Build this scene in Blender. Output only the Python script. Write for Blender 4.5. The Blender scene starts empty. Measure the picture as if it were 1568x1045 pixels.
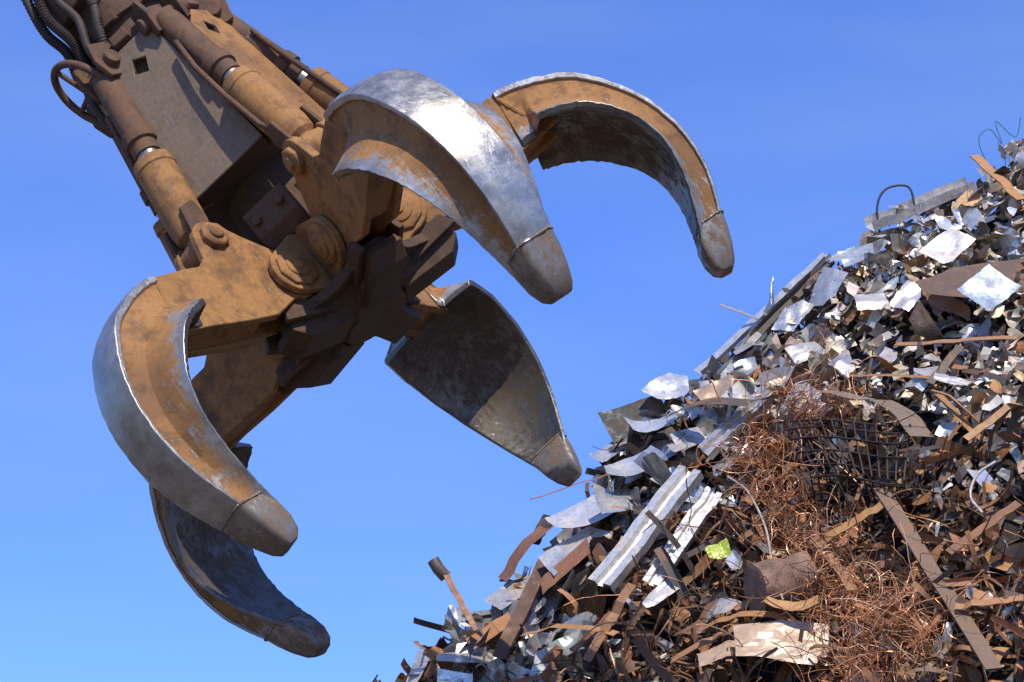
import bpy, bmesh, math, random
import numpy as np
from mathutils import Vector, Matrix
rnd=random.Random(5); rng=np.random.default_rng(11)
scn=bpy.context.scene
U=1/346.0
R=math.radians

# ------------------------------------------------------------ camera
PITCH=R(20); CAMZ=1.6; F=3702.0
cam=bpy.data.cameras.new("camera"); cam.lens=85; cam.sensor_width=36; cam.clip_end=20000
co=bpy.data.objects.new("camera",cam); scn.collection.objects.link(co)
co.location=(0,0,CAMZ); co.rotation_euler=(R(90)+PITCH,0,0); scn.camera=co
M3=Matrix.Rotation(R(90)+PITCH,3,'X')

# ------------------------------------------------------------ world / sun
S=Vector((0.10,-0.60,0.79)).normalized()
el=math.asin(S.z); az=math.atan2(S.x,S.y)
w=bpy.data.worlds.new("World"); scn.world=w; w.use_nodes=True
nt=w.node_tree; nt.nodes.clear()
sky=nt.nodes.new('ShaderNodeTexSky'); sky.sky_type='NISHITA'; sky.sun_disc=False
sky.sun_elevation=el; sky.sun_rotation=az; sky.air_density=1.0; sky.dust_density=0.3; sky.ozone_density=2.0
bg=nt.nodes.new('ShaderNodeBackground'); bg.inputs[1].default_value=0.11
out=nt.nodes.new('ShaderNodeOutputWorld')
tc=nt.nodes.new('ShaderNodeTexCoord'); mp=nt.nodes.new('ShaderNodeMapping'); mp.inputs['Scale'].default_value=(2.2,5,9); mp.inputs['Rotation'].default_value=(0.3,0.7,0.2)
nz=nt.nodes.new('ShaderNodeTexNoise'); nz.inputs['Scale'].default_value=1.3; nz.inputs['Detail'].default_value=6
rp=nt.nodes.new('ShaderNodeMapRange'); rp.inputs[1].default_value=0.40; rp.inputs[2].default_value=0.80; rp.inputs[3].default_value=0; rp.inputs[4].default_value=0.34
mx=nt.nodes.new('ShaderNodeMix'); mx.data_type='RGBA'; mx.inputs[7].default_value=(3.5,4.9,8.4,1)
gn=nt.nodes.new('ShaderNodeMix'); gn.data_type='RGBA'; gn.blend_type='MULTIPLY'; gn.inputs[0].default_value=1; gn.inputs[7].default_value=(0.84,1.20,2.2,1)
nt.links.new(tc.outputs['Generated'],mp.inputs[0]); nt.links.new(mp.outputs[0],nz.inputs['Vector'])
nt.links.new(nz.outputs['Fac'],rp.inputs[0]); nt.links.new(rp.outputs[0],mx.inputs[0]); nt.links.new(sky.outputs[0],gn.inputs[6]); nt.links.new(gn.outputs[2],mx.inputs[6])
nt.links.new(mx.outputs[2],bg.inputs[0]); nt.links.new(bg.outputs[0],out.inputs[0])
sd=bpy.data.lights.new("sun",'SUN'); sd.energy=5.0; sd.angle=R(0.5); sd.color=(1,0.92,0.79)
so=bpy.data.objects.new("sun",sd); scn.collection.objects.link(so)
so.rotation_euler=S.to_track_quat('Z','Y').to_euler()
scn.view_settings.view_transform='Standard'; scn.view_settings.look='None'; scn.view_settings.exposure=0

# ------------------------------------------------------------ materials
def nodes(name):
    m=bpy.data.materials.new(name); m.use_nodes=True; n=m.node_tree; n.nodes.clear()
    o=n.nodes.new('ShaderNodeOutputMaterial'); b=n.nodes.new('ShaderNodeBsdfPrincipled'); n.links.new(b.outputs[0],o.inputs[0])
    t=n.nodes.new('ShaderNodeTexCoord')
    return m,n,b,t
def noise(n,t,scale,detail=6,rough=.6,stretch=None,rot=None):
    x=n.nodes.new('ShaderNodeTexNoise'); x.inputs['Scale'].default_value=scale; x.inputs['Detail'].default_value=detail; x.inputs['Roughness'].default_value=rough
    if stretch:
        mp=n.nodes.new('ShaderNodeMapping'); mp.inputs['Scale'].default_value=stretch
        if rot: mp.inputs['Rotation'].default_value=rot
        n.links.new(t.outputs['Object'],mp.inputs[0]); n.links.new(mp.outputs[0],x.inputs['Vector'])
    else: n.links.new(t.outputs['Object'],x.inputs['Vector'])
    return x.outputs['Fac']
def ramp(n,src,stops):
    r=n.nodes.new('ShaderNodeValToRGB'); e=r.color_ramp.elements
    while len(e)<len(stops): e.new(0.5)
    for i,(p,c) in enumerate(stops):
        e[i].position=p; e[i].color=(*c,1) if len(c)==3 else c
    n.links.new(src,r.inputs[0]); return r.outputs[0]
def mixc(n,f,a,b,mode='MIX'):
    x=n.nodes.new('ShaderNodeMix'); x.data_type='RGBA'; x.blend_type=mode
    for i,v in ((0,f),(6,a),(7,b)):
        if hasattr(v,'is_linked'): n.links.new(v,x.inputs[i])
        else: x.inputs[i].default_value=v if i==0 else (*v,1)
    return x.outputs[2]
def math_(n,op,a,b=0.0,clamp=False):
    x=n.nodes.new('ShaderNodeMath'); x.operation=op; x.use_clamp=clamp
    for i,v in ((0,a),(1,b)):
        if hasattr(v,'is_linked'): n.links.new(v,x.inputs[i])
        else: x.inputs[i].default_value=v
    return x.outputs[0]
def mapr(n,v,a,b,c=0.,d=1.):
    x=n.nodes.new('ShaderNodeMapRange'); n.links.new(v,x.inputs[0])
    for i,k in enumerate((a,b,c,d)): x.inputs[i+1].default_value=k
    return x.outputs[0]
def bump(n,b,h,strength=.3,dist=.01):
    x=n.nodes.new('ShaderNodeBump'); x.inputs['Strength'].default_value=strength; x.inputs['Distance'].default_value=dist
    n.links.new(h,x.inputs['Height']); n.links.new(x.outputs[0],b.inputs['Normal'])

def mat_grab(name,tan=(.36,.170,.048),brown=(.105,.050,.021),dust=(.28,.185,.10),steel=(.46,.44,.40),usewear=True,basewear=0.0,grime=.8):
    m,n,b,t=nodes(name)
    a=noise(n,t,2.6,8,.68); c=noise(n,t,11,8,.72); f=noise(n,t,60,6,.75); sc=noise(n,t,6,8,.75,(9,9,1.2)); s2=noise(n,t,5,7,.8,(3,26,5),(.5,.3,.9)); s3=noise(n,t,4,7,.8,(30,3,6),(.2,.9,.3)); big=noise(n,t,1.3,5,.6)
    col=ramp(n,a,[(.33,brown),(.45,tan),(.62,tan),(.76,dust)])
    col=mixc(n,mapr(n,c,.50,.64,0,grime),col,brown)
    col=mixc(n,mapr(n,f,.35,.70,0,.55),col,tuple(x*.4 for x in tan))
    col=mixc(n,mapr(n,sc,.58,.72,0,.5),col,dust)
    col=mixc(n,mapr(n,s2,.62,.70,0,.5),col,tuple(min(1,x*1.5) for x in dust))
    col=mixc(n,mapr(n,big,.52,.64,0,.5),col,tuple(x*.7 for x in brown))
    if usewear:
        at=n.nodes.new('ShaderNodeAttribute'); at.attribute_name='wear'; wv=at.outputs['Fac']
    else:
        v=n.nodes.new('ShaderNodeValue'); v.outputs[0].default_value=basewear; wv=v.outputs[0]
    s=math_(n,'ADD',wv,math_(n,'MULTIPLY',math_(n,'SUBTRACT',c,.5),1.5))
    s=math_(n,'ADD',s,math_(n,'MULTIPLY',math_(n,'SUBTRACT',sc,.5),1.2))
    s=mapr(n,s,.35,.62)
    st=mixc(n,mapr(n,c,.38,.62),tuple(x*.6 for x in steel),steel)
    st=mixc(n,mapr(n,f,.50,.70,0,.35),st,(.17,.13,.09))
    st=mixc(n,mapr(n,a,.48,.64,0,.6),st,(.22,.185,.13))
    st=mixc(n,mapr(n,s2,.60,.66,0,.55),st,(.68,.67,.63)); st=mixc(n,mapr(n,s3,.62,.68,0,.5),st,(.62,.60,.55))
    col=mixc(n,s,col,st)
    n.links.new(col,b.inputs['Base Color'])
    n.links.new(math_(n,'MULTIPLY',s,.68),b.inputs['Metallic'])
    r=mapr(n,c,.3,.7,.20,.50); rr=n.nodes.new('ShaderNodeMix'); rr.data_type='FLOAT'; n.links.new(s,rr.inputs[0]); rr.inputs[2].default_value=.82; n.links.new(r,rr.inputs[3])
    n.links.new(rr.outputs[0],b.inputs['Roughness'])
    h=math_(n,'ADD',math_(n,'MULTIPLY',c,.7),math_(n,'MULTIPLY',f,.5)); h=math_(n,'SUBTRACT',h,math_(n,'MULTIPLY',mapr(n,s2,.58,.68),.3))
    bump(n,b,h,.28,.006)
    return m
m_tine=mat_grab("worn_tine_steel")
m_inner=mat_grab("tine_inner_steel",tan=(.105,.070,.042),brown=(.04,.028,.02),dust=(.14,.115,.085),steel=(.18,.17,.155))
m_body=mat_grab("rusty_ochre_paint",usewear=False,basewear=.10)
m_cover=mat_grab("dusty_cover_paint",tan=(.22,.155,.10),brown=(.13,.085,.055),dust=(.30,.25,.19),usewear=False,basewear=.22,steel=(.28,.25,.21),grime=.6)
m_hub=mat_grab("greasy_casting_painted_shade",tan=(.10,.053,.023),brown=(.034,.020,.012),dust=(.13,.08,.045),usewear=False,basewear=.0)  # greasy casting, colours darkened further to paint in the hub's underside shade
m_brown=mat_grab("brown_rust",tan=(.14,.068,.031),brown=(.05,.029,.018),dust=(.18,.11,.065),usewear=False,basewear=.06)
def simple(name,col,metal=0,rough=.6,sc=30,var=.5,bs=.3):
    m,n,b,t=nodes(name); a=noise(n,t,sc,6,.65)
    n.links.new(mixc(n,mapr(n,a,.35,.7),tuple(x*var for x in col),col),b.inputs['Base Color'])
    b.inputs['Metallic'].default_value=metal; b.inputs['Roughness'].default_value=rough; bump(n,b,a,bs,.004); return m
m_chrome=simple("piston_rod_steel",(.36,.34,.31),.8,.4)
m_rubber=simple("black_hose_rubber",(.055,.035,.025),0,.7)
m_tooth=mat_grab("cast_tooth_steel",steel=(.33,.29,.24),tan=(.19,.125,.075),dust=(.2,.16,.11),usewear=False,basewear=.5)
m_weld=mat_grab("weld_bead",tan=(.22,.15,.09),usewear=False,basewear=.4)

def mat_scrap(name,metal,rough,rust,bs=.3,grime=.5):
    m,n,b,t=nodes(name)
    at=n.nodes.new('ShaderNodeAttribute'); at.attribute_name='Col'
    a=noise(n,t,7,6,.7); c=noise(n,t,38,6,.7); l=noise(n,t,16,6,.7)
    col=mixc(n,mapr(n,c,.38,.75,.0,grime),at.outputs['Color'],(0.07,.045,.03))
    col=mixc(n,mapr(n,l,.50,.66,.0,grime*.6),col,(0.20,.165,.13))
    col=mixc(n,mapr(n,a,.50,.64,0,rust),col,(.26,.115,.04))
    n.links.new(col,b.inputs['Base Color']); 
    n.links.new(mapr(n,a,.50,.66,metal,metal*.2),b.inputs['Metallic'])
    n.links.new(mapr(n,l,.35,.65,rough*.6,min(1,rough*1.4)),b.inputs['Roughness'])
    bump(n,b,math_(n,'ADD',math_(n,'MULTIPLY',l,1.2),math_(n,'MULTIPLY',c,.5)),bs,.006); return m
m_zinc=mat_scrap("scrap_galvanised",.60,.30,.35,.26,.45)
m_rusty=mat_scrap("scrap_rusty",.1,.75,.5)
m_chip=mat_scrap("scrap_shred",.12,.42,.25,.3,.3)
m_wire=mat_scrap("scrap_wire",.3,.42,.10,.2,.2)

# ------------------------------------------------------------ mesh helpers
def empty(name,mat=None):
    o=bpy.data.objects.new(name,None); scn.collection.objects.link(o); o.empty_display_size=.3
    if mat is not None: o.matrix_world=mat
    return o
def mesh(name,V,Fc,mats,parent=None,fm=None,smooth=True,bevel=0,wear=None,col=None,ang=32):
    me=bpy.data.meshes.new(name); me.from_pydata([tuple(v) for v in V],[],[tuple(f) for f in Fc])
    if not isinstance(mats,(list,tuple)): mats=[mats]
    for m in mats: me.materials.append(m)
    if fm is not None: me.polygons.foreach_set('material_index',fm)
    if wear is not None:
        a=me.attributes.new('wear','FLOAT','POINT'); a.data.foreach_set('value',wear)
    b=bmesh.new(); b.from_mesh(me); bmesh.ops.recalc_face_normals(b,faces=b.faces); b.to_mesh(me); b.free()
    if smooth:
        me.polygons.foreach_set('use_smooth',[True]*len(me.polygons)); me.set_sharp_from_angle(angle=R(ang))
    me.update()
    o=bpy.data.objects.new(name,me); scn.collection.objects.link(o)
    if parent: o.parent=parent
    if bevel:
        bm=o.modifiers.new('bevel','BEVEL'); bm.width=bevel; bm.segments=2; bm.limit_method='ANGLE'; bm.angle_limit=R(35)
    return o
class Geo:
    def __init__(s): s.V=[];s.F=[];s.M=[];s.W=[]
    def add(s,V,Fc,mi=0,w=0.0):
        k=len(s.V); s.V+= [tuple(v) for v in V]; s.F+=[tuple(i+k for i in f) for f in Fc]
        s.M+= [mi]*len(Fc) if isinstance(mi,int) else list(mi)
        s.W+= [w]*len(V) if not hasattr(w,'__len__') else list(w)
def loft(secs,caps=True,closed=True):
    V=[];Fc=[];n=len(secs[0])
    for s in secs: V+=list(s)
    for i in range(len(secs)-1):
        for j in range(n if closed else n-1):
            k=(j+1)%n; Fc.append((i*n+j,i*n+k,(i+1)*n+k,(i+1)*n+j))
    if caps: Fc.append(tuple(range(n))[::-1]); Fc.append(tuple((len(secs)-1)*n+j for j in range(n)))
    return V,Fc
def revolve(p0,p1,prof,n=24):
    """prof: list of (fraction,radius) along p0->p1"""
    p0=Vector(p0);p1=Vector(p1);d=(p1-p0); q=d.to_track_quat('Z','Y').to_matrix()
    x=q@Vector((1,0,0)); y=q@Vector((0,1,0))
    return loft([[p0+d*f+ (x*math.cos(2*math.pi*i/n)+y*math.sin(2*math.pi*i/n))*r for i in range(n)] for f,r in prof])
def tube(pts,rad,n=10,rib=0,step=0):
    pts=[Vector(p) for p in pts]; secs=[]; up=Vector((.3,.2,1)).normalized()
    for i,p in enumerate(pts):
        t=(pts[min(i+1,len(pts)-1)]-pts[max(i-1,0)]).normalized()
        x=t.cross(up).normalized(); y=t.cross(x); r=rad*(1+ (rib if i%2 else -rib))
        secs.append([p+(x*math.cos(2*math.pi*j/n)+y*math.sin(2*math.pi*j/n))*r for j in range(n)])
    return loft(secs)
def crom(P,t):
    P=np.array(P,float); n=len(P); i=int(min(max(math.floor(t),0),n-2)); f=t-i
    p0=P[max(i-1,0)] if i>0 else 2*P[0]-P[1]; p1=P[i];p2=P[i+1]; p3=P[i+2] if i+2<n else 2*P[-1]-P[-2]
    return .5*((2*p1)+(-p0+p2)*f+(2*p0-5*p1+4*p2-p3)*f*f+(-p0+3*p1-3*p2+p3)*f**3)
def loc(r,s,t,th):
    c,q=math.cos(th),math.sin(th); return Vector(((r*c-t*q)*U,(r*q+t*c)*U,-s*U))

# ------------------------------------------------------------ grapple
TAU=R(16.5)
e1=Vector((.75,.661,0)).normalized(); ip=Vector((.661,-.75,0)).normalized()
d=ip*math.cos(TAU)+Vector((0,0,1))*math.sin(TAU); e2=ip*math.sin(TAU)-Vector((0,0,1))*math.cos(TAU)
Cc=Vector((-31,-169,-3702))*U
A=Matrix.Identity(4)
for i,v in enumerate((M3@e1,M3@e2,M3@(-d))):
    for j in range(3): A[j][i]=v[j]
A.translation=M3@Cc+Vector((0,0,CAMZ))
grab=empty("orange_peel_grapple",A)

O=[(290,-450),(372,-452),(433,-434),(498,-391),(547,-308),(564,-224),(555,-147),(529,-84),(500,-38)]
L=[(270,-335),(352,-345),(393,-340),(444,-315),(488,-265),(508,-205),(500,-142),(477,-84),(455,-42)]
TW=[0,1,2,3,4,5,6,7,8]; W1=[36,37,38,38,37,35,32,29,25]; 
TW2=[1,1.55,1.75,2,3,4,5,6,7,8]; W2=[42,46,102,106,110,104,90,70,49,33]
HP=(130,-384); PP=(212,-489)
tineang=[11,-61,83,-127.5,155]
def circ(cx,cy,r,a0,a1,n):
    return [(cx+r*math.cos(R(a0+(a1-a0)*i/(n-1))),cy+r*math.sin(R(a0+(a1-a0)*i/(n-1)))) for i in range(n)]
def extr(poly,t0,t1,th):
    n=len(poly); V=[loc(r,s,t0,th) for r,s in poly]+[loc(r,s,t1,th) for r,s in poly]
    return V,[tuple(range(n)),tuple(range(n,2*n))[::-1]]+[(i,(i+1)%n,n+(i+1)%n,n+i) for i in range(n)]
def toothsec(o,l,wd,ex,N):
    o=np.array(o,float);l=np.array(l,float);c=(o+l)/2;h=(o-l)/2; out=[]
    for j in range(N):
        a=2*math.pi*j/N; cx=math.copysign(abs(math.cos(a))**.32,math.cos(a)); sy=math.copysign(abs(math.sin(a))**.42,math.sin(a))
        ridge=1+.10*max(0,math.sin(a))**6
        p=c+h*sy*(1+ex)*ridge; out.append((p[0],p[1],cx*(wd+2)*(1+.16*(-min(0,sy)))))
    return out
for ti,deg in enumerate(tineang):
    th=R(deg); jit=random.Random(ti)
    # blade
    ts=list(np.linspace(1,1.55,5))+list(np.linspace(1.6,1.75,4))+list(np.linspace(1.8,8,64)); secs=[];wear=[];fm=[]
    for t in ts:
        o=crom(O,t); l=crom(L,t); w1=np.interp(t,TW,W1); w2=np.interp(t,TW2,W2); u=(t-1)/7; dw=w2-w1
        half=[(0,-.07),(w1*.6,-.05),(w1+4,0),(w1+4,.10),(w1,.12),(w1+dw*.05,.33),(w1+dw*.14,.50),(w1+dw*.34,.62),(w1+dw*.66,.75),(w2,.88)]
        inn=[(w2-5,.98),(w2*.72,.88),(w2*.45,.76),(w2*.2,.70),(0,.68)]
        nick=(jit.random()-.5)*.03; nick2=(jit.random()-.5)*.02
        sec=half+inn; full=sec+[(-a,b) for a,b in sec[-2:0:-1]]
        secs.append([loc(*(o+(l-o)*(b+(nick if abs(b)>=.879 else nick2 if b in(0,.10) else 0))),a,th) for a,b in full])
        wv=[.95,.9,.85,.6,.10,.08,.10,.18,.40,.78]+[.7,.5,.45,.42,.42]
        wv=[min(1,x+max(0,u-.60)*1.0) for x in wv]; wear+=wv+wv[-2:0:-1]
    V,Fc=loft(secs); n=len(full)
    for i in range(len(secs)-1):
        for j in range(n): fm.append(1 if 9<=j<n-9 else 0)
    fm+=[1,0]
    mesh(f"tine_blade_{ti+1}",V,Fc,[m_tine,m_inner],grab,fm=fm,wear=wear,bevel=.004,ang=28)
    # arm plates
    poly=[]
    poly+=circ(HP[0],HP[1],44,60,215,8)
    poly+=[(128,-440),(160,-475)]
    poly+=circ(PP[0],PP[1],34,200,340,8)
    poly+=[(258,-458),(278,-447),(305,-450),(372,-452),(433,-434),(458,-418),(425,-352),(393,-348),(340,-343),(270,-332),(210,-326)]
    g=Geo()
    for sgn in (1,-1): g.add(*extr(poly,sgn*22,sgn*36,th))
    fill=[(262,-444),(305,-447),(372,-449),(433,-430),(448,-418),(400,-358),(340,-346),(270,-338),(225,-336),(225,-400)]
    g.add(*extr(fill,-22,22,th))
    mesh(f"tine_arm_{ti+1}",g.V,g.F,[m_tine],grab,wear=[.08]*len(g.V),bevel=.006)
    g=Geo()
    for sg in (1,-1):
        P=[loc(r,s,sg*37,th)+Vector([jit.uniform(-1,1)*.0015 for _ in range(3)]) for r,s in [(372+(400-372)*q/14.,-440+(95)*q/14.) for q in range(15)]]
        g.add(*tube(P,4*U,7,.2))
    mesh(f"arm_weld_{ti+1}",g.V,g.F,[m_body],grab)
    # tooth
    TS=[((520,-66),(474,-68),32),((510,-44),(460,-48),31),((498,-18),(452,-22),26),((485,4),(452,-2),20),((475,13),(459,9),14)]
    secs=[[loc(*q,th) for q in toothsec(o,l,wd,.04 if k==0 else .09,32)] for k,(o,l,wd) in enumerate(TS)]
    V,Fc=loft(secs); mesh(f"tine_tooth_{ti+1}",V,Fc,[m_tooth],grab,bevel=.008,ang=38)
    pts=[loc(*q,th)+Vector([jit.uniform(-1,1)*.0016 for _ in range(3)]) for q in toothsec(*TS[0],.05,56)]; pts.append(pts[0])
    V,Fc=tube(pts,2.2*U,7,.15); mesh(f"tine_weld_{ti+1}",V,Fc,[m_weld],grab)
    # pins
    g=Geo()
    def tang(p,t0,t1,prof,n): g.add(*revolve(loc(*p,t0,th),loc(*p,t1,th),prof,n))
    for s in (1,-1):
        tang(PP,s*35,s*48,[(0,24*U),(.75,24*U),(1,20*U)],8)
        tang(PP,s*47,s*53,[(0,12*U),(.6,12*U),(1,9*U)],16)
        tang(HP,s*50,s*58,[(0,36*U),(.75,36*U),(1,32*U)],8)
        tang(HP,s*57,s*61,[(0,21*U),(.7,21*U),(1,19*U)],24)
        tang(HP,s*60,s*64,[(0,8*U),(1,7*U)],16)
    tang(PP,-36,36,[(0,16*U),(1,16*U)],16); tang(HP,-52,52,[(0,22*U),(1,22*U)],16)
    mesh(f"pivot_pins_{ti+1}",g.V,g.F,m_body,grab,bevel=.003)
    # hub lugs
    lug=circ(HP[0],HP[1],43,-70,95,10)+[(60,-318),(30,-318),(30,-440),(95,-446)]
    g=Geo()
    for s in (1,-1): g.add(*extr(lug,s*39,s*52,th))
    mesh(f"hub_lugs_{ti+1}",g.V,g.F,m_body,grab,bevel=.006)
    # hydraulic cylinder
    T=loc(122,-862,0,th); B=loc(PP[0],PP[1],0,th); g=Geo()
    g.add(*revolve(T,B,[(0,20*U),(.04,24*U),(.34,23*U),(.345,27*U),(.40,27*U),(.405,22*U),(.46,22*U)],28),2)
    g.add(*revolve(T,B,[(.44,19*U),(.54,19*U)],24),1)
    g.add(*revolve(T,B,[(.50,24*U),(.505,33*U),(.55,34*U),(.555,32*U),(.86,32*U),(.92,28*U),(.94,19*U),(1.0,19*U)],28),0)
    g.add(*revolve(loc(PP[0],PP[1],-21,th),loc(PP[0],PP[1],21,th),[(0,28*U),(1,28*U)],20),0)
    mesh(f"hydraulic_cylinder_{ti+1}",g.V,g.F,[m_body,m_chrome,m_brown],grab,fm=g.M,bevel=.002)
    g=Geo()
    g.add(*extr([(165,-640),(205,-600),(224,-560),(216,-520),(196,-540),(170,-620)],-7,7,th))
    g.add(*extr([(96,-905),(140,-905),(150,-870),(140,-835),(110,-835),(90,-860)],-32,-24,th)); g.add(*extr([(96,-905),(140,-905),(150,-870),(140,-835),(110,-835),(90,-860)],24,32,th))
    for sg in (1,-1): g.add(*extr([(190,-570),(222,-560),(236,-510),(232,-492),(205,-500),(186,-540)],sg*26,sg*33,th))
    g.add(*revolve(loc(122,-865,-44,th),loc(122,-865,44,th),[(0,14*U),(1,14*U)],12))
    g.add(*tube([loc(150,-800,-26,th),loc(158,-740,-34,th),loc(176,-660,-36,th),loc(196,-580,-34,th),loc(200,-560,-26,th)],5*U,8))
    mesh(f"cylinder_bracket_{ti+1}",g.V,g.F,m_brown,grab,bevel=.004)
# covers between the tines
for k in range(5):
    ph=R(11+36+72*k); g=Geo()
    def q(a,s,t): return loc(a,s,t,ph)
    st,sb=-868,-579; at_,ab=116,140; wt,wb=52,74
    def face(s,t,dep=0):
        f=(s-st)/(sb-st); return q(at_+(ab-at_)*f-dep,s,t)
    outer=[face(st,-wt),face(st,wt),face(sb,wb),face(sb,-wb)]
    inner=[face(-838,-8),face(-826,12),face(-804,2),face(-816,-19)]
    innd=[face(-838,-8,16),face(-826,12,16),face(-804,2,16),face(-816,-19,16)]
    back=[q(62,st,-wt*.8),q(62,st,wt*.8),q(60,sb+2,wb*.75),q(60,sb+2,-wb*.75)]
    V=outer+inner+innd+back
    Fc=[(0,1,5,4),(1,2,6,5),(2,3,7,6),(3,0,4,7),(4,5,9,8),(5,6,10,9),(6,7,11,10),(7,4,8,11),(8,9,10,11),(0,1,13,12),(1,2,14,13),(2,3,15,14),(3,0,12,15),(12,13,14,15)]
    fmm=[0]*4+[1]*5+[1,0,1,0,1]  # hole and underside take the darkened hub material, so their shade is painted
    mesh(f"cylinder_cover_{k+1}",V,Fc,[m_cover if k in(0,1,3) else m_body,m_hub],grab,fm=fmm,bevel=.007)
    g=Geo()
    blk=[(60,-520),(108,-520),(112,-470),(96,-446),(60,-446)]
    g.add(*extr(blk,-40,40,ph))
    for t in (-24,24): g.add(*revolve(loc(106,-495,t,ph),loc(121,-495,t,ph),[(0,8*U),(1,8*U)],6))
    mesh(f"hub_bracket_{k+1}",g.V,g.F,m_brown,grab,bevel=.005)
    g=Geo()
    for t in (-1,1):
        V=[face(st+20,t*(wt+1)),face(st+20,t*(wt+6)),face(sb-8,t*(wb+6)),face(sb-8,t*(wb+1))]
        V2=[face(st+20,t*(wt+1),26),face(st+20,t*(wt+6),26),face(sb-8,t*(wb+6),26),face(sb-8,t*(wb+1),26)]
        V=[v-(loc(3,0,0,ph)) for v in V]
        g.add(V+V2,[(0,1,2,3),(4,5,6,7),(0,1,5,4),(1,2,6,5),(2,3,7,6),(3,0,4,7)])
    mesh(f"cover_strap_{k+1}",g.V,g.F,m_brown,grab,bevel=.002)
# hub core
g=Geo()
def ring(s,f):
    out=[]
    for i in range(60):
        a=2*math.pi*i/60; out.append(loc(f(a),s,0,a))
    return out
def star(base,amp): return lambda a: base+amp*math.cos(5*(a-R(11)))
V,Fc=loft([ring(-600,lambda a:70),ring(-450,lambda a:78),ring(-440,star(104,10)),ring(-336,star(112,14))]); g.add(V,Fc)
V,Fc=loft([ring(-336,star(142,20)),ring(-318,star(144,20))]); g.add(V,Fc)
V,Fc=loft([ring(-318,star(118,18)),ring(-296,star(100,24)),ring(-290,lambda a:62),ring(-282,lambda a:58)]); g.add(V,Fc)
for k in range(5):
    th=R(11+72*k); g.add(*extr([(60,-318),(172,-322),(180,-306),(155,-284),(60,-284)],-30,30,th))
    for sg in (1,-1): g.add(*extr([(60,-340),(176,-344),(188,-318),(60,-300)],sg*33,sg*44,th))
mesh("hub_spider",g.V,g.F,m_hub,grab,bevel=.005)
# neck, rotator, top plate
g=Geo()
g.add(*revolve(loc(0,-575,0,0),loc(0,-900,0,0),[(0,66*U),(1,66*U)],30))
g.add(*revolve(loc(0,-866,0,0),loc(0,-1000,0,0),[(0,104*U),(.12,106*U),(.2,100*U),(.22,84*U),(.45,80*U),(.46,94*U),(.6,94*U),(.62,70*U),(1,66*U)],36))
for k in range(12):
    a=2*math.pi*k/12; g.add(*revolve(loc(88,-925,0,a),loc(88,-945,0,a),[(0,7*U),(1,7*U)],6))
g.add(*revolve(loc(0,-1000,0,0),loc(0,-1120,0,0),[(0,88*U),(.5,88*U),(.52,60*U),(1,60*U)],30))
for k in range(5):
    ph=R(47+72*k); g.add(*extr([(70,-905),(118,-895),(122,-876),(108,-869),(70,-869)],-16,16,ph))
mesh("rotator_neck",g.V,g.F,m_brown,grab,bevel=.005)
g=Geo(); g.add(*extr([(-45,-1100),(45,-1100),(40,-1600),(-40,-1600)],-40,40,0)); mesh("suspension_link",g.V,g.F,m_body,grab,bevel=.01)
# hoop guard and hoses
g=Geo(); hc=Vector((-112*U,-70*U,868*U))
hx=Vector((.55,-.80,-.15)).normalized(); hy=Vector((-.25,-.1,.96)).normalized()
pts=[hc+hx*math.cos(a)*60*U+hy*math.sin(a)*70*U for a in np.linspace(0,2*math.pi,49)]
g.add(*tube(pts,6.5*U,10))
g.add(*tube([hc-hy*66*U,hc,hc+hy*66*U],4.5*U,8)); g.add(*tube([hc-hx*58*U,hc,hc+hx*58*U],4.5*U,8))
g.add(*tube([hc,hc*.5+Vector((-60*U,-40*U,880*U))*.5,Vector((-60*U,-40*U,880*U))],8*U,8))
mesh("hose_guard_ring",g.V,g.F,m_brown,grab,ang=60)
g=Geo()
def hose(P,rad,n=130,rib=.13):
    P=[Vector(p)*U for p in P]; pts=[Vector(crom([tuple(p) for p in P],t)) for t in np.linspace(0,len(P)-1,n)]
    g.add(*tube(pts,rad*U,10,rib))
hose([(-70,-60,860),(-86,-70,905),(-78,-66,960),(-84,-60,1030),(-60,-50,1120),(-30,-40,1300)],9)
hose([(-58,-75,865),(-66,-86,915),(-48,-80,975),(-52,-70,1040),(-30,-60,1130),(-10,-50,1300)],7,130,.0)
hose([(-95,-40,850),(-112,-50,900),(-98,-50,960),(-104,-46,1020),(-86,-40,1120),(-50,-30,1300)],8)
hose([(-95,-60,770),(-118,-85,800),(-116,-90,850),(-96,-80,890),(-70,-60,905)],6,60,0)
hose([(-88,-70,850),(-70,-90,872),(-50,-90,885)],8,30,.1)
hose([(-50,-90,885),(-30,-100,930),(-10,-95,980),(-20,-70,1060)],8,60,.1)
mesh("hydraulic_hoses",g.V,g.F,m_rubber,grab,ang=60)

# ------------------------------------------------------------ scrap heap
cp,sp=math.cos(PITCH),math.sin(PITCH)
def sight(px,py):
    x=(px-784)/F; v=(522-py)/F; return np.array([x,cp-v*sp,sp+v*cp])
prof=[(400,1260),(590,1080),(650,1035),(690,985),(740,960),(800,920),(850,875),(900,800),(950,715),(1000,660),(1060,622),(1100,585),(1180,515),(1240,448),(1290,420),(1350,372),(1420,330),(1500,308),(1530,272),(1568,222),(1700,110)]
rx=[];rz=[]
for p in prof:
    dd=sight(*p); t=13/dd[1]; rx.append(t*dd[0]); rz.append(CAMZ+t*dd[2])
rx=[-6.0]+rx+[7,12,20]; rz=[-.5]+rz+[10.6,11.2,10.5]
def H(x,y):
    r=np.interp(x,rx,rz)
    b=.10*np.sin(2.1*x+1.3*y)+.07*np.sin(4.3*x-3.1*y+1)+.05*np.sin(7.1*x+5.7*y+2)
    f=np.clip((13-y)/1.0,0,1)
    z=np.where(y<13, r-1.15*(13-y)+b*f, r-.35*(y-13))
    return np.maximum(z,-.2)
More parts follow.
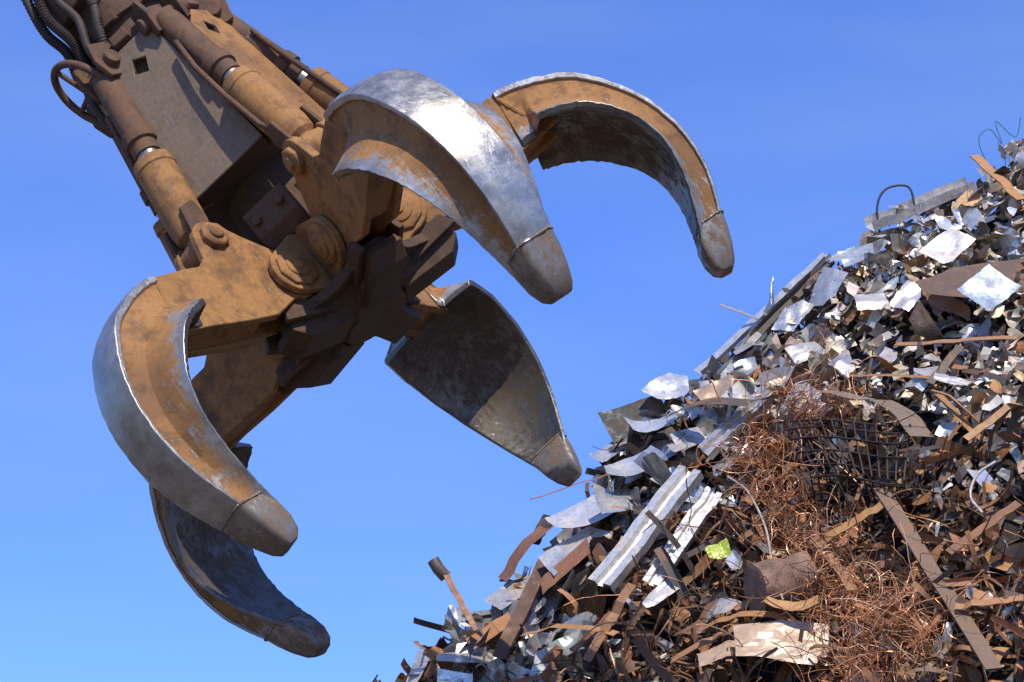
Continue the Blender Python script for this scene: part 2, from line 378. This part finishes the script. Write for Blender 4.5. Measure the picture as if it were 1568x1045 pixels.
def pit(x,y):
    q=np.sin(6.3*x+2.2*y+.5)*np.sin(7.1*y-2.7*x)+.6*np.sin(13.1*x-4*y)*np.sin(11.7*y+5*x+1)
    return np.clip(q-.25,0,1)*np.clip((13-y)/.5,0,1)
def nrm(x,y):
    e=.05; g=Vector((-(float(H(x+e,y))-float(H(x-e,y)))/(2*e),-(float(H(x,y+e))-float(H(x,y-e)))/(2*e),1)); return g.normalized()
def survey(px,py):
    dd=sight(px,py)
    for t in np.arange(7,16,.02):
        p=dd*t
        if p[2]+CAMZ<H(p[0],p[1]): return Vector((p[0],p[1],p[2]+CAMZ))
    t=13/dd[1]; return Vector((dd[0]*t,13,CAMZ+dd[2]*t))
def bearing(p):
    f=p[1]*cp+(p[2]-CAMZ)*sp; u=-p[1]*sp+(p[2]-CAMZ)*cp
    return 784+F*p[0]/f, 522-F*u/f
heap=empty("scrap_metal_heap")
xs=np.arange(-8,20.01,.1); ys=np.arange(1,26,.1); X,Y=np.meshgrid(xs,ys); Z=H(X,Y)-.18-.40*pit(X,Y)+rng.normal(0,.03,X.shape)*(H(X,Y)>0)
nx=len(xs); ny=len(ys); ii=np.arange((ny-1)*nx).reshape(ny-1,nx)[:,:-1].ravel()
fc=np.stack([ii,ii+1,ii+nx+1,ii+nx],1)
m_core=simple("rusty_core_gap_shade",(.028,.018,.012),0,.9,9,.25,1.0)  # dark rust taken near black, painting shade into gaps between pieces
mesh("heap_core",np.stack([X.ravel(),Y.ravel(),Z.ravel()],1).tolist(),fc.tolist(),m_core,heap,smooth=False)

class Bucket:
    def __init__(s): s.V=[];s.F=[];s.C=[];s.k=0
    def add(s,V,Fc,col):
        V=np.asarray(V); s.V.append(V); s.F.append(np.asarray(Fc)+s.k); s.k+=len(V); s.C.append(np.tile(np.array([*col,1.0]),(len(V),1)))
    def build(s,name,mat,smooth=False,ang=25):
        V=np.concatenate(s.V);Fc=np.concatenate(s.F);C=np.concatenate(s.C)
        me=bpy.data.meshes.new(name); me.from_pydata(V.tolist(),[],Fc.tolist()); me.materials.append(mat)
        a=me.attributes.new('Col','FLOAT_COLOR','POINT'); a.data.foreach_set('color',C.ravel())
        if smooth: me.polygons.foreach_set('use_smooth',[True]*len(me.polygons)); me.set_sharp_from_angle(angle=R(ang))
        me.update(); o=bpy.data.objects.new(name,me); scn.collection.objects.link(o); o.parent=heap; return o
_g={}
def gridf(a,b):
    if (a,b) not in _g:
        i=np.arange(a*(b+1)).reshape(a,b+1)[:,:-1].ravel(); _g[(a,b)]=np.stack([i,i+1,i+b+2,i+b+1],1)
    return _g[(a,b)]
def sheet(Lx,Wy,a,b,cre=2,ang=60,curl=0,jit=0,skew=.3,cut=True):
    u=np.linspace(-.5,.5,a+1);v=np.linspace(-.5,.5,b+1); X,Y=np.meshgrid(u,v,indexing='ij')
    fcs=gridf(a,b)
    if cut:
        for _ in range(rng.integers(1,3)):      # straight sheared corners
            sx,sy=rng.choice([-1,1],2); th=rng.uniform(.5,.95); ex=(X*sx+Y*sy)-th; m=np.maximum(ex,0)*.5
            X=X-sx*m; Y=Y-sy*m
    dent=rng.uniform(0,.05)*Wy*np.sin(X*rng.uniform(3,9)+rng.uniform(0,6))*np.sin(Y*rng.uniform(3,9)+rng.uniform(0,6))
    sk=rng.uniform(-skew,skew,3); Xn=X*Lx*(1+sk[0]*Y*2)+Y*Wy*sk[1]; Yn=Y*Wy*(1+sk[2]*X*2); P=np.stack([Xn.ravel(),Yn.ravel(),dent.ravel()],1)
    if curl:
        Rr=Lx/curl; P[:,2]+=Rr*(1-np.cos(P[:,0]/Rr)); P[:,0]=Rr*np.sin(P[:,0]/Rr)
    for _ in range(cre):
        ph=rng.uniform(0,math.pi*2); n=np.array([math.cos(ph),math.sin(ph),0]); off=rng.uniform(-.3,.3)*(abs(n[0])*Lx+abs(n[1])*Wy)
        sdv=P@n-off; an=R(rng.uniform(-ang,ang)); m=sdv>0
        z=P[m,2]; s_=sdv[m]; ns=s_*math.cos(an)-z*math.sin(an); nz=s_*math.sin(an)+z*math.cos(an)
        P[m]+=np.outer(ns-s_,n); P[m,2]=nz
    if jit: P+=rng.normal(0,jit,P.shape)
    return P,fcs
def strip(Lx,Wy,n,bend=1.0,twist=1.0,prof=None):
    prof=prof or [(-.5,0),(.5,0)]
    T=np.array([1.,0,0]);N=np.array([0,0,1.]);p=np.zeros(3);out=[];k=rng.normal(0,bend/n);k2=rng.normal(0,bend*.3/n);tw=rng.normal(0,twist/n)
    kk=rng.integers(1,n) if n>1 else 0; ka=rng.normal(0,.5)*min(bend,1); tp=rng.uniform(.4,1.2)
    for i in range(n+1):
        Bn=np.cross(N,T); wy=Wy*(1+(tp-1)*i/n)
        for a,b in prof: out.append(p+Bn*a*wy+N*b*wy)
        p=p+T*Lx/n; kb=k+(ka if i==kk else 0)
        T=T*math.cos(kb)+N*math.sin(kb); T/=np.linalg.norm(T); N=N-T*(N@T); N/=np.linalg.norm(N)
        Bn=np.cross(N,T); T=T+Bn*k2; T/=np.linalg.norm(T); N=N*math.cos(tw)+Bn*math.sin(tw); N=N-T*(N@T); N/=np.linalg.norm(N)
        k+=rng.normal(0,.15*bend/n)
    P=np.array(out); P-=P.mean(0)
    return P,gridf(n,len(prof)-1)
LP=[(-.5,.35),(-.5,0),(.5,0)]; UP=[(-.5,.45),(-.5,0),(.5,0),(.5,.45)]
def wire(Lx,rad,n=22,wob=.35,loop=0.0):
    T=rng.normal(0,1,3);T/=np.linalg.norm(T);p=np.zeros(3);ax=rng.normal(0,1,3);ax/=np.linalg.norm(ax);pts=[p]
    for i in range(n):
        T=T+np.cross(ax,T)*loop+rng.normal(0,wob,3); T/=np.linalg.norm(T); p=p+T*Lx/n; pts.append(p)
    return tubepts(np.array(pts),rad,3)
def tubepts(pts,rad,m=4):
    pts=np.array(pts); t=np.gradient(pts,axis=0); t/=np.linalg.norm(t,axis=1)[:,None]+1e-9
    up=np.array([.31,.52,.79]); x=np.cross(t,up); x/=np.linalg.norm(x,axis=1)[:,None]+1e-9; y=np.cross(t,x)
    out=[]
    for j in range(m+1):
        a=2*math.pi*(j%m)/m; out.append(pts+rad*(x*math.cos(a)+y*math.sin(a)))
    return np.stack(out,1).reshape(-1,3),gridf(len(pts)-1,m)
def frame(zv,xv=None):
    z=np.array(zv,float);z/=np.linalg.norm(z); x=np.array(xv,float) if xv is not None else rng.normal(0,1,3); x=x-z*(x@z); x/=np.linalg.norm(x); return np.stack([x,np.cross(z,x),z],1)
def put(bk,g,p,zv,col,xv=None):
    P,Fc=g; bk.add(P@frame(zv,xv).T+np.array(p),Fc,col)
zinc,rusty,chip,wires=Bucket(),Bucket(),Bucket(),Bucket()
def cj(c,a=.2):
    k=1+rng.uniform(-a,a)*1.0; return tuple(min(.9,x*k*(1+rng.uniform(-.06,.06))) for x in c)
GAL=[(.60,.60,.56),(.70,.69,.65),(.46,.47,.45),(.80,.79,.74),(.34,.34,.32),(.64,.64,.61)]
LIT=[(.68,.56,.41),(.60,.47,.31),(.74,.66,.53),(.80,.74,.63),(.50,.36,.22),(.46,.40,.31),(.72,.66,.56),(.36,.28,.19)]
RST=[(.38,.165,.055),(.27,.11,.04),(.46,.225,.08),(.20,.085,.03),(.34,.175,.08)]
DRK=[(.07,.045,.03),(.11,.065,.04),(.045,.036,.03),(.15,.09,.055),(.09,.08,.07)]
pick=lambda l:l[rng.integers(len(l))]
N=18500
ba=[a for a,b in prof]; bb=[b for a,b in prof]
for i in range(N):
    wide=i>16500
    x=rng.uniform(-3.5,7.5) if wide else rng.uniform(-1.3,3.8); y=rng.uniform(6.5,13.6) if wide else rng.uniform(9.4,13.3)
    z=float(H(x,y))
    if z<.1: continue
    nn=nrm(x,y); p=np.array([x,y,z]); px,py=bearing(p)
    if not wide and (px<560 or px>1640 or py>1130): continue
    below=(py-np.interp(px,ba,bb))
    pt=float(pit(x,y))
    if rng.random()<pt*.6: continue
    off=rng.uniform(-.15,.09)-.30*pt; pos=p+np.array(nn)*off
    zv=np.array(nn)+rng.normal(0,.58,3)
    k=rng.random()
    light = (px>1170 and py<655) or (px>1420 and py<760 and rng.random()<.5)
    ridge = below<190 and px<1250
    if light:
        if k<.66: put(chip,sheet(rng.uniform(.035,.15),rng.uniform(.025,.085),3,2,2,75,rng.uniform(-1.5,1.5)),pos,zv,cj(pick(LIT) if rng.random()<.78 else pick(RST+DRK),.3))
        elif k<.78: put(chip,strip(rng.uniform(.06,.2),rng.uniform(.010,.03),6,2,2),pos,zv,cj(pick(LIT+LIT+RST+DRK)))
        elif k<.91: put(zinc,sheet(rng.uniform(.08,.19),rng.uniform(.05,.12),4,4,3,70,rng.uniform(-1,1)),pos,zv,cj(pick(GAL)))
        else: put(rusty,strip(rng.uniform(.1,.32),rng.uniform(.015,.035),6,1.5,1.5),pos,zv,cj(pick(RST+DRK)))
    elif ridge:
        if k<.34: put(zinc,sheet(rng.uniform(.10,.28),rng.uniform(.06,.15),5,4,3,60,rng.uniform(-1,1)),pos,zv,cj(pick(GAL)))
        elif k<.46: put(chip,sheet(rng.uniform(.03,.12),rng.uniform(.02,.06),3,2,2,80),pos,zv,cj(pick(LIT)))
        elif k<.76: put(rusty,strip(rng.uniform(.1,.42),rng.uniform(.018,.05),7,1.4,1.3,LP if rng.random()<.3 else None),pos,zv,cj(pick(RST+DRK+DRK)))
        else: put(rusty,sheet(rng.uniform(.08,.22),rng.uniform(.05,.12),4,3,2,70),pos,zv,cj(pick(RST+DRK)))
    else:
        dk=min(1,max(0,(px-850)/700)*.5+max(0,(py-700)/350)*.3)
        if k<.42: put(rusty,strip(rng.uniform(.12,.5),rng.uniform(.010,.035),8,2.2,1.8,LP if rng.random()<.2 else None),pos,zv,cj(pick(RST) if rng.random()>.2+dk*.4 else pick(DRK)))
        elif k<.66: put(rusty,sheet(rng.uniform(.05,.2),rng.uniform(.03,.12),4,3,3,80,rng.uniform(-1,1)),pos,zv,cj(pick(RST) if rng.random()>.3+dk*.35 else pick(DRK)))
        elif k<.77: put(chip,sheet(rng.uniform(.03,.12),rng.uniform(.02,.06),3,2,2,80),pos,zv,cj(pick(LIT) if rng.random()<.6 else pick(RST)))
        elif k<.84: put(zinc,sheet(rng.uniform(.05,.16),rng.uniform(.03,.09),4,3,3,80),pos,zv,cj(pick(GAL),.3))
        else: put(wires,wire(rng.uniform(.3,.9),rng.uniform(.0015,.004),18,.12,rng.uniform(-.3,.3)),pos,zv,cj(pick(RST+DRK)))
# medium pieces
for i in range(720):
    x=rng.uniform(-1.3,4); y=rng.uniform(9.2,13.1); z=float(H(x,y)); nn=np.array(nrm(x,y)); px,py=bearing((x,y,z))
    bl_=(py-np.interp(px,ba,bb))
    zv=nn+rng.normal(0,.42,3); pos=np.array([x,y,z])+nn*rng.uniform(-.04,.07); k=rng.random()
    if px<1230 and bl_<230:
        if k<.5: put(zinc,sheet(rng.uniform(.2,.5),rng.uniform(.09,.22),8,6,3,50,rng.uniform(-1.2,1.2)),pos,zv,cj(pick(GAL)))
        elif k<.75: put(rusty,strip(rng.uniform(.3,.8),rng.uniform(.03,.07),10,.8,.7,[None,LP,UP][rng.integers(3)]),pos,zv,cj(pick(RST+DRK)))
    elif i>460: continue
    elif px>1170 and py<640:
        if k<.55: put(zinc,sheet(rng.uniform(.14,.34),rng.uniform(.08,.18),6,5,3,55),pos,zv,cj(pick(GAL+LIT)))
        elif k<.8: put(rusty,sheet(rng.uniform(.12,.3),rng.uniform(.06,.15),6,5,3,60),pos,zv,cj(pick(RST+DRK)))
    elif k<.75: put(rusty,strip(rng.uniform(.3,.8),rng.uniform(.02,.06),12,1.0,.8,[None,LP,UP][rng.integers(3)]),pos,zv,cj(pick(RST+DRK)))
    else: put(rusty,sheet(rng.uniform(.15,.35),rng.uniform(.08,.2),7,5,3,50,rng.uniform(-.8,.8)),pos,zv,cj(pick(RST+DRK)))
# copper wire tangles
COP=[(.78,.35,.15),(.66,.28,.11),(.48,.20,.08),(.84,.52,.33),(.32,.14,.06)]
for c,rr,n in [((1235,640),.13,200),((1190,700),.14,150),((1150,720),.10,70),((1215,780),.15,180),((1255,860),.15,180),((1300,930),.18,210),((1380,970),.18,200),((1340,1030),.18,180),((1440,1010),.15,90),((1300,640),.10,60)]:
    P=survey(*c); nn=np.array(nrm(P.x,P.y))
    for i in range(n):
        pos=np.array(P)+rng.normal(0,rr*.5,3)*np.array([1,.6,1])+nn*.07
        put(wires,wire(rng.uniform(.10,.45),rng.uniform(.0009,.0022),18,.10,rng.uniform(-.45,.45)),pos,rng.normal(0,1,3),cj(pick(COP)))
# stray wires over silhouette
for i in range(50):
    x=rng.uniform(-.6,3.4); P=np.array([x,12.95,float(H(x,12.95))]); put(wires,wire(rng.uniform(.12,.35),rng.uniform(.0015,.003),16,.12,rng.uniform(-.3,.3)),P,(0,0,1),cj(pick(RST+DRK+GAL)))

# ---- individual landmark pieces
def lift(px,py,h): 
    P=survey(px,py); return np.array(P)+np.array(nrm(P.x,P.y))*h
def bar(bk,a,b,wd,col,prof=None,h=.08,n=8,face=(0.0,-.75,.66),wob=.0,h2=None):
    A_=lift(*a,h);B_=lift(*b,h if h2 is None else h2); dv=B_-A_; Lx=np.linalg.norm(dv); pr=prof or [(-.5,0),(.5,0)]
    x=dv/Lx; z=np.array(face,float); z=z-x*(z@x); z/=np.linalg.norm(z); yv=np.cross(z,x); out=[]
    for i in range(n+1):
        u=i/n; c=A_+dv*u+z*wob*math.sin(u*math.pi)*1.0+ (z*rng.normal(0,.004)+yv*rng.normal(0,.003))
        for s,t in pr: out.append(c+yv*s*wd+z*t*wd)
    bk.add(np.array(out),gridf(n,len(pr)-1),col)
def pan(bk,c,Lx,Wy,ang,col,tilt=(0,-.7,.7),cre=2,cang=35,h=.1,curl=0,nseg=10,skew=.12,cut=True):
    p=lift(*c,h); a=R(ang); xv=np.array([math.cos(a),-math.sin(a)*sp,math.sin(a)*cp]); put(bk,sheet(Lx,Wy,nseg,nseg,max(cre,1),max(cang,20),curl if curl else rng.uniform(-.5,.5),.0012,skew,cut),p,tilt,tuple(v*.92 for v in col),xv)
TH=[(-.5,0),(-.5,.12),(.5,.12),(.5,0),(-.5,0)]
UC=[(-.5,-.35),(-.5,0),(-.18,0),(-.12,-.2),(.12,-.2),(.18,0),(.5,0),(.5,-.35)]
G_=(.52,.53,.51)
bar(zinc,(1088,592),(1280,412),.085,(.74,.74,.70),LP,.10,face=(-.3,-.7,.5))
bar(rusty,(1150,560),(1285,425),.07,(.10,.08,.065),UP,.10)
bar(zinc,(1120,600),(1180,530),.08,G_,UP,.1)
bar(zinc,(1118,486),(1200,508),.022,(.5,.47,.4),TH,.10,h2=.02)
bar(zinc,(1085,755),(955,925),.15,(.82,.80,.73),UC,.20,face=(-.25,-.75,.6))
bar(zinc,(1122,782),(1022,925),.10,(.74,.73,.67),UC,.17,face=(-.1,-.8,.5))
bar(zinc,(1205,625),(1100,720),.12,(.76,.74,.68),UC,.16,face=(-.2,-.7,.6))
pan(zinc,(1045,622),.26,.22,70,(.74,.76,.75),(-.2,-.8,.5),1,20,.12)
pan(zinc,(1120,625),.26,.20,50,(.68,.47,.29),(-.1,-.8,.5),1,20,.12)
pan(zinc,(1165,625),.28,.20,60,(.82,.79,.71),(.1,-.8,.5),2,30,.12)
pan(zinc,(1015,680),.30,.18,20,(.84,.86,.85),(-.3,-.6,.7),0,0,.14,1.8)
pan(zinc,(990,742),.34,.18,30,(.74,.76,.74),(-.2,-.7,.7),0,0,.14,1.4)
pan(zinc,(928,808),.40,.26,50,(.92,.92,.89),(-.3,-.7,.6),1,20,.14)
pan(zinc,(905,862),.36,.19,48,(.82,.81,.75),(-.2,-.8,.5),2,30,.13)
pan(zinc,(965,790),.28,.20,40,(.60,.62,.61),(.1,-.7,.7),1,40,.12)
pan(zinc,(965,700),.30,.14,60,(.70,.72,.70),(-.4,-.7,.6),1,30,.1)
pan(zinc,(1080,690),.24,.16,40,(.76,.75,.70),(-.1,-.8,.6),1,30,.12)
pan(zinc,(1055,700),.3,.1,45,(.46,.47,.46),(-.4,-.7,.6),1,30,.1)
pan(zinc,(1035,935),.26,.09,60,(.82,.81,.74),(-.1,-.8,.5),0,0,.14)
pan(zinc,(800,930),.28,.18,60,(.76,.71,.62),(-.2,-.8,.5),2,30,.10)
pan(zinc,(848,900),.28,.13,65,(.56,.57,.55),(.2,-.8,.4),1,40,.10)
pan(zinc,(703,965),.2,.10,70,(.50,.52,.51),(.3,-.8,.4),2,50,.06)
pan(zinc,(720,1030),.32,.15,20,(.76,.71,.61),(-.2,-.7,.6),1,30,.08)
pan(zinc,(1130,950),.26,.12,-20,(.68,.62,.52),(-.1,-.8,.6),2,40,.14)
pan(rusty,(985,646),.36,.20,25,(.045,.055,.05),(.1,-.9,.3),2,35,.06,cut=False)
pan(rusty,(1010,665),.28,.12,10,(.035,.05,.05),(-.3,-.8,.5),1,40,.08)
bar(rusty,(1040,680),(1185,655),.09,(.08,.07,.055),None,.20,wob=.05)
bar(rusty,(1195,650),(1345,655),.12,(.24,.18,.12),None,.20,wob=.05,face=(.1,-.5,.85)); bar(rusty,(1340,655),(1450,705),.14,(.20,.15,.10),None,.20,wob=.06,face=(.3,-.8,.4))
bar(rusty,(785,912),(880,808),.09,(.20,.085,.05),None,.10,wob=.05,face=(-.5,-.7,.4))
bar(rusty,(860,925),(935,860),.12,(.38,.17,.08),None,.16,face=(-.2,-.8,.5))
bar(rusty,(730,1012),(800,968),.10,(.42,.19,.07),None,.12,face=(-.2,-.8,.5))
bar(rusty,(1225,985),(1110,1003),.05,(.45,.21,.06),None,.2,wob=.05)
bar(rusty,(830,1005),(975,1000),.05,(.45,.22,.08),None,.18,wob=.04)
bar(rusty,(935,1045),(1000,930),.05,(.30,.15,.07),None,.20)
bar(rusty,(785,1040),(870,880),.09,(.10,.05,.03),LP,.16)
bar(rusty,(742,990),(698,905),.035,(.34,.16,.09),TH,.12,h2=.16)
bar(wires,(832,790),(955,728),.012,(.30,.15,.08),TH,.12,h2=.04)
bar(rusty,(868,808),(838,858),.10,(.07,.05,.04),None,.12,face=(-.6,-.7,.2))
bar(rusty,(1372,782),(1540,1060),.075,(.20,.125,.08),TH,.16)
bar(rusty,(1285,868),(1380,812),.05,(.42,.22,.07),TH,.18)
bar(rusty,(1260,850),(1330,930),.05,(.34,.17,.07),TH,.12)
bar(rusty,(1503,250),(1575,318),.06,(.46,.22,.08),TH,.06)
bar(rusty,(1290,590),(1500,600),.03,(.34,.16,.07),None,.06,wob=.02)
for a,b,c in [((1470,880),(1570,800),(.24,.11,.05)),((1050,1040),(1150,985),(.4,.19,.08)),((1380,560),(1568,548),(.38,.2,.09)),((1500,700),(1568,640),(.45,.25,.11)),((1440,620),(1490,560),(.12,.09,.06)),((1480,960),(1568,950),(.42,.2,.08)),((900,1020),(960,960),(.28,.13,.06)),((1290,760),(1340,680),(.08,.05,.035))]:
    bar(rusty,a,b,.045,c,TH,.13)
pan(rusty,(1510,465),.68,.34,18,(.12,.075,.05),(-.1,-.75,.65),2,18,.14,nseg=12)
pan(zinc,(1540,500),.28,.22,60,(.55,.64,.65),(-.1,-.85,.5),0,0,.24,skew=.1,cut=False)
bar(zinc,(1345,368),(1500,305),.13,(.86,.85,.81),UP,.08,face=(-.2,-.6,.8))
pan(zinc,(1400,325),.26,.06,15,(.6,.65,.65),(0,-.6,.8),1,30,.04)
pan(zinc,(1452,418),.26,.19,60,(.88,.82,.71),(-.2,-.85,.4),1,25,.16)
pan(zinc,(1275,462),.26,.18,75,(.54,.57,.56),(-.3,-.9,.3),1,30,.12)
pan(zinc,(1230,500),.24,.14,70,(.54,.56,.56),(-.3,-.9,.3),1,30,.10)
pan(zinc,(1203,488),.28,.05,105,(.28,.33,.37),(-.5,-.8,.2),0,0,.12,skew=.8)
pan(zinc,(1335,405),.28,.14,20,(.62,.66,.65),(-.2,-.6,.7),2,30,.10)
pan(zinc,(1480,620),.18,.07,-45,(.86,.80,.70),(0,-.8,.6),0,0,.16)
pan(zinc,(1300,410),.2,.1,30,(.68,.70,.68),(-.2,-.6,.7),1,30,.08)
pan(zinc,(1400,480),.20,.13,70,(.84,.77,.67),(-.2,-.8,.5),2,30,.12)
pan(rusty,(1490,325),.14,.14,60,(.60,.36,.17),(0,-.9,.4),1,20,.08)
pan(zinc,(1350,490),.18,.14,10,(.82,.75,.64),(0,-.8,.6),2,40,.14)
pan(zinc,(1255,560),.2,.14,40,(.78,.71,.59),(0,-.8,.6),2,40,.12)
pan(chip,(1225,1020),.44,.24,-10,(.56,.40,.27),(-.1,-.8,.6),2,20,.22,nseg=12,skew=.08,cut=False)
pan(rusty,(1240,975),.26,.10,-35,(.55,.30,.11),(-.1,-.6,.8),0,0,.22,1.2)
pan(chip,(1135,1030),.24,.16,10,(.5,.35,.23),(0,-.8,.6),3,30,.20)
pan(chip,(1143,893),.12,.10,30,(.40,.48,.06),(-.1,-.9,.4),3,50,.24)
zinc.build("galvanised_sheet_scrap",m_zinc,True,32); rusty.build("rusty_strip_scrap",m_rusty,True); chip.build("shredded_metal_chips",m_chip)
wires.build("wire_tangles",m_wire,True)
def cable(name,P,rad,col,h=.2):
    P=[tuple(lift(a,b,h)) for a,b in P]; pts=[Vector(crom(P,t)) for t in np.linspace(0,len(P)-1,40)]
    V,Fc=tube(pts,rad,8); mesh(name,V,Fc,simple(name+"_mat",col,0,.5),heap,ang=60)
cable("pale_cable",[(1155,770),(1180,800),(1195,860),(1208,920),(1225,965)],.006,(.5,.42,.33),.22)
cable("white_cable",[(1545,745),(1520,765),(1508,800),(1520,830)],.007,(.55,.52,.46),.18)
cable("black_cable",[(1350,360),(1346,325),(1352,302),(1368,290),(1395,292),(1405,330)],.007,(.03,.03,.03),.02)
cable("blue_wire",[(1530,275),(1510,240),(1505,215),(1522,203),(1540,225),(1530,190),(1560,215),(1568,185)],.003,(.05,.16,.2),.03)
# wire basket
g=Geo()
c=[lift(1235,688,.24),lift(1440,690,.24),lift(1428,770,.22),lift(1272,768,.22)]
c=[Vector(x) for x in c]; depth=Vector((.05,.25,-.08))
def bl(a,b,u): return a.lerp(b,u)+Vector((0,0,.02*math.sin(u*5)))
for i in range(13):
    u=i/12; a=bl(c[0],c[1],u);b=bl(c[3],c[2],u); g.add(*tube([a,a.lerp(b,.5)+Vector((0,.02,0)),b],.0048,6)); g.add(*tube([b,b.lerp(b+depth,.5),b+depth],.004,6))
for i in range(6):
    u=i/5; pp=[bl(c[0],c[3],u).lerp(bl(c[1],c[2],u),q)+Vector((0,.02*math.sin(q*3.1),.02*math.sin(q*5))) for q in np.linspace(0,1,12)]; g.add(*tube(pp,.0055,6))
for i in range(1,4):
    a=c[3]+depth*(i/3);b=c[2]+depth*(i/3); g.add(*tube([a,a.lerp(b,.5),b],.004,6))
mesh("wire_basket",g.V,g.F,simple("basket_mat",(.04,.026,.02),0,.7),heap,ang=60)
# crushed perforated drum
P=Vector(lift(1212,930,.15))
prf=[(0,.12),(.03,.15),(.06,.145)]+[(.06+.88*q/14,.148) for q in range(1,14)]+[(.94,.145),(.97,.15),(1,.12)]
V,Fc=revolve(P+Vector((-.13,-.02,-.03)),P+Vector((.13,.04,.05)),prf,48)
V2=[]
for v in V:
    q=v-P; n1=math.sin(q.x*17+q.z*13)*math.sin(q.z*21+q.y*9+1)*.012+math.sin(q.x*41+q.z*33)*.004
    dirv=Vector((0,q.y,q.z)); dirv=dirv.normalized() if dirv.length>1e-4 else dirv
    V2.append(P+Vector((q.x+q.z*.12,q.y,q.z*.9))+dirv*n1)
m_dr,n_,b_,t_=nodes("perforated_drum"); vo=n_.nodes.new('ShaderNodeTexVoronoi'); vo.inputs['Scale'].default_value=90; n_.links.new(t_.outputs['Object'],vo.inputs['Vector'])
dn=noise(n_,t_,9,6,.7); dc=mixc(n_,mapr(n_,dn,.4,.6),(.13,.075,.05),(.27,.155,.10))
n_.links.new(mixc(n_,mapr(n_,vo.outputs['Distance'],.2,.35),(.04,.024,.016),dc),b_.inputs['Base Color']); b_.inputs['Roughness'].default_value=.75
mesh("crushed_drum",V2,Fc,m_dr,heap,ang=50)
P=Vector(lift(698,905,.14)); g=Geo()
pts=[P+Vector((.02,0,-.04)),P+Vector((-.02,-.02,.0)),P+Vector((-.05,-.02,.05))]; V,Fc=tube(pts,.035,16); g.add(V,Fc[:-2]); 
mesh("pipe_stub",g.V,g.F,simple("pipe_mat",(.2,.16,.13),.4,.5),heap,ang=60)

# ------------------------------------------------------------ ground
m_g,n_,b_,t_=nodes("yard_dirt"); a=noise(n_,t_,.6,8,.7); n_.links.new(ramp(n_,a,[(.3,(.09,.075,.06)),(.7,(.19,.165,.135))]),b_.inputs['Base Color']); b_.inputs['Roughness'].default_value=.95; bump(n_,b_,noise(n_,t_,9,6),.5,.02)
mesh("ground",[(-6000,-6000,0),(6000,-6000,0),(6000,6000,0),(-6000,6000,0)],[(0,1,2,3)],m_g,smooth=False)
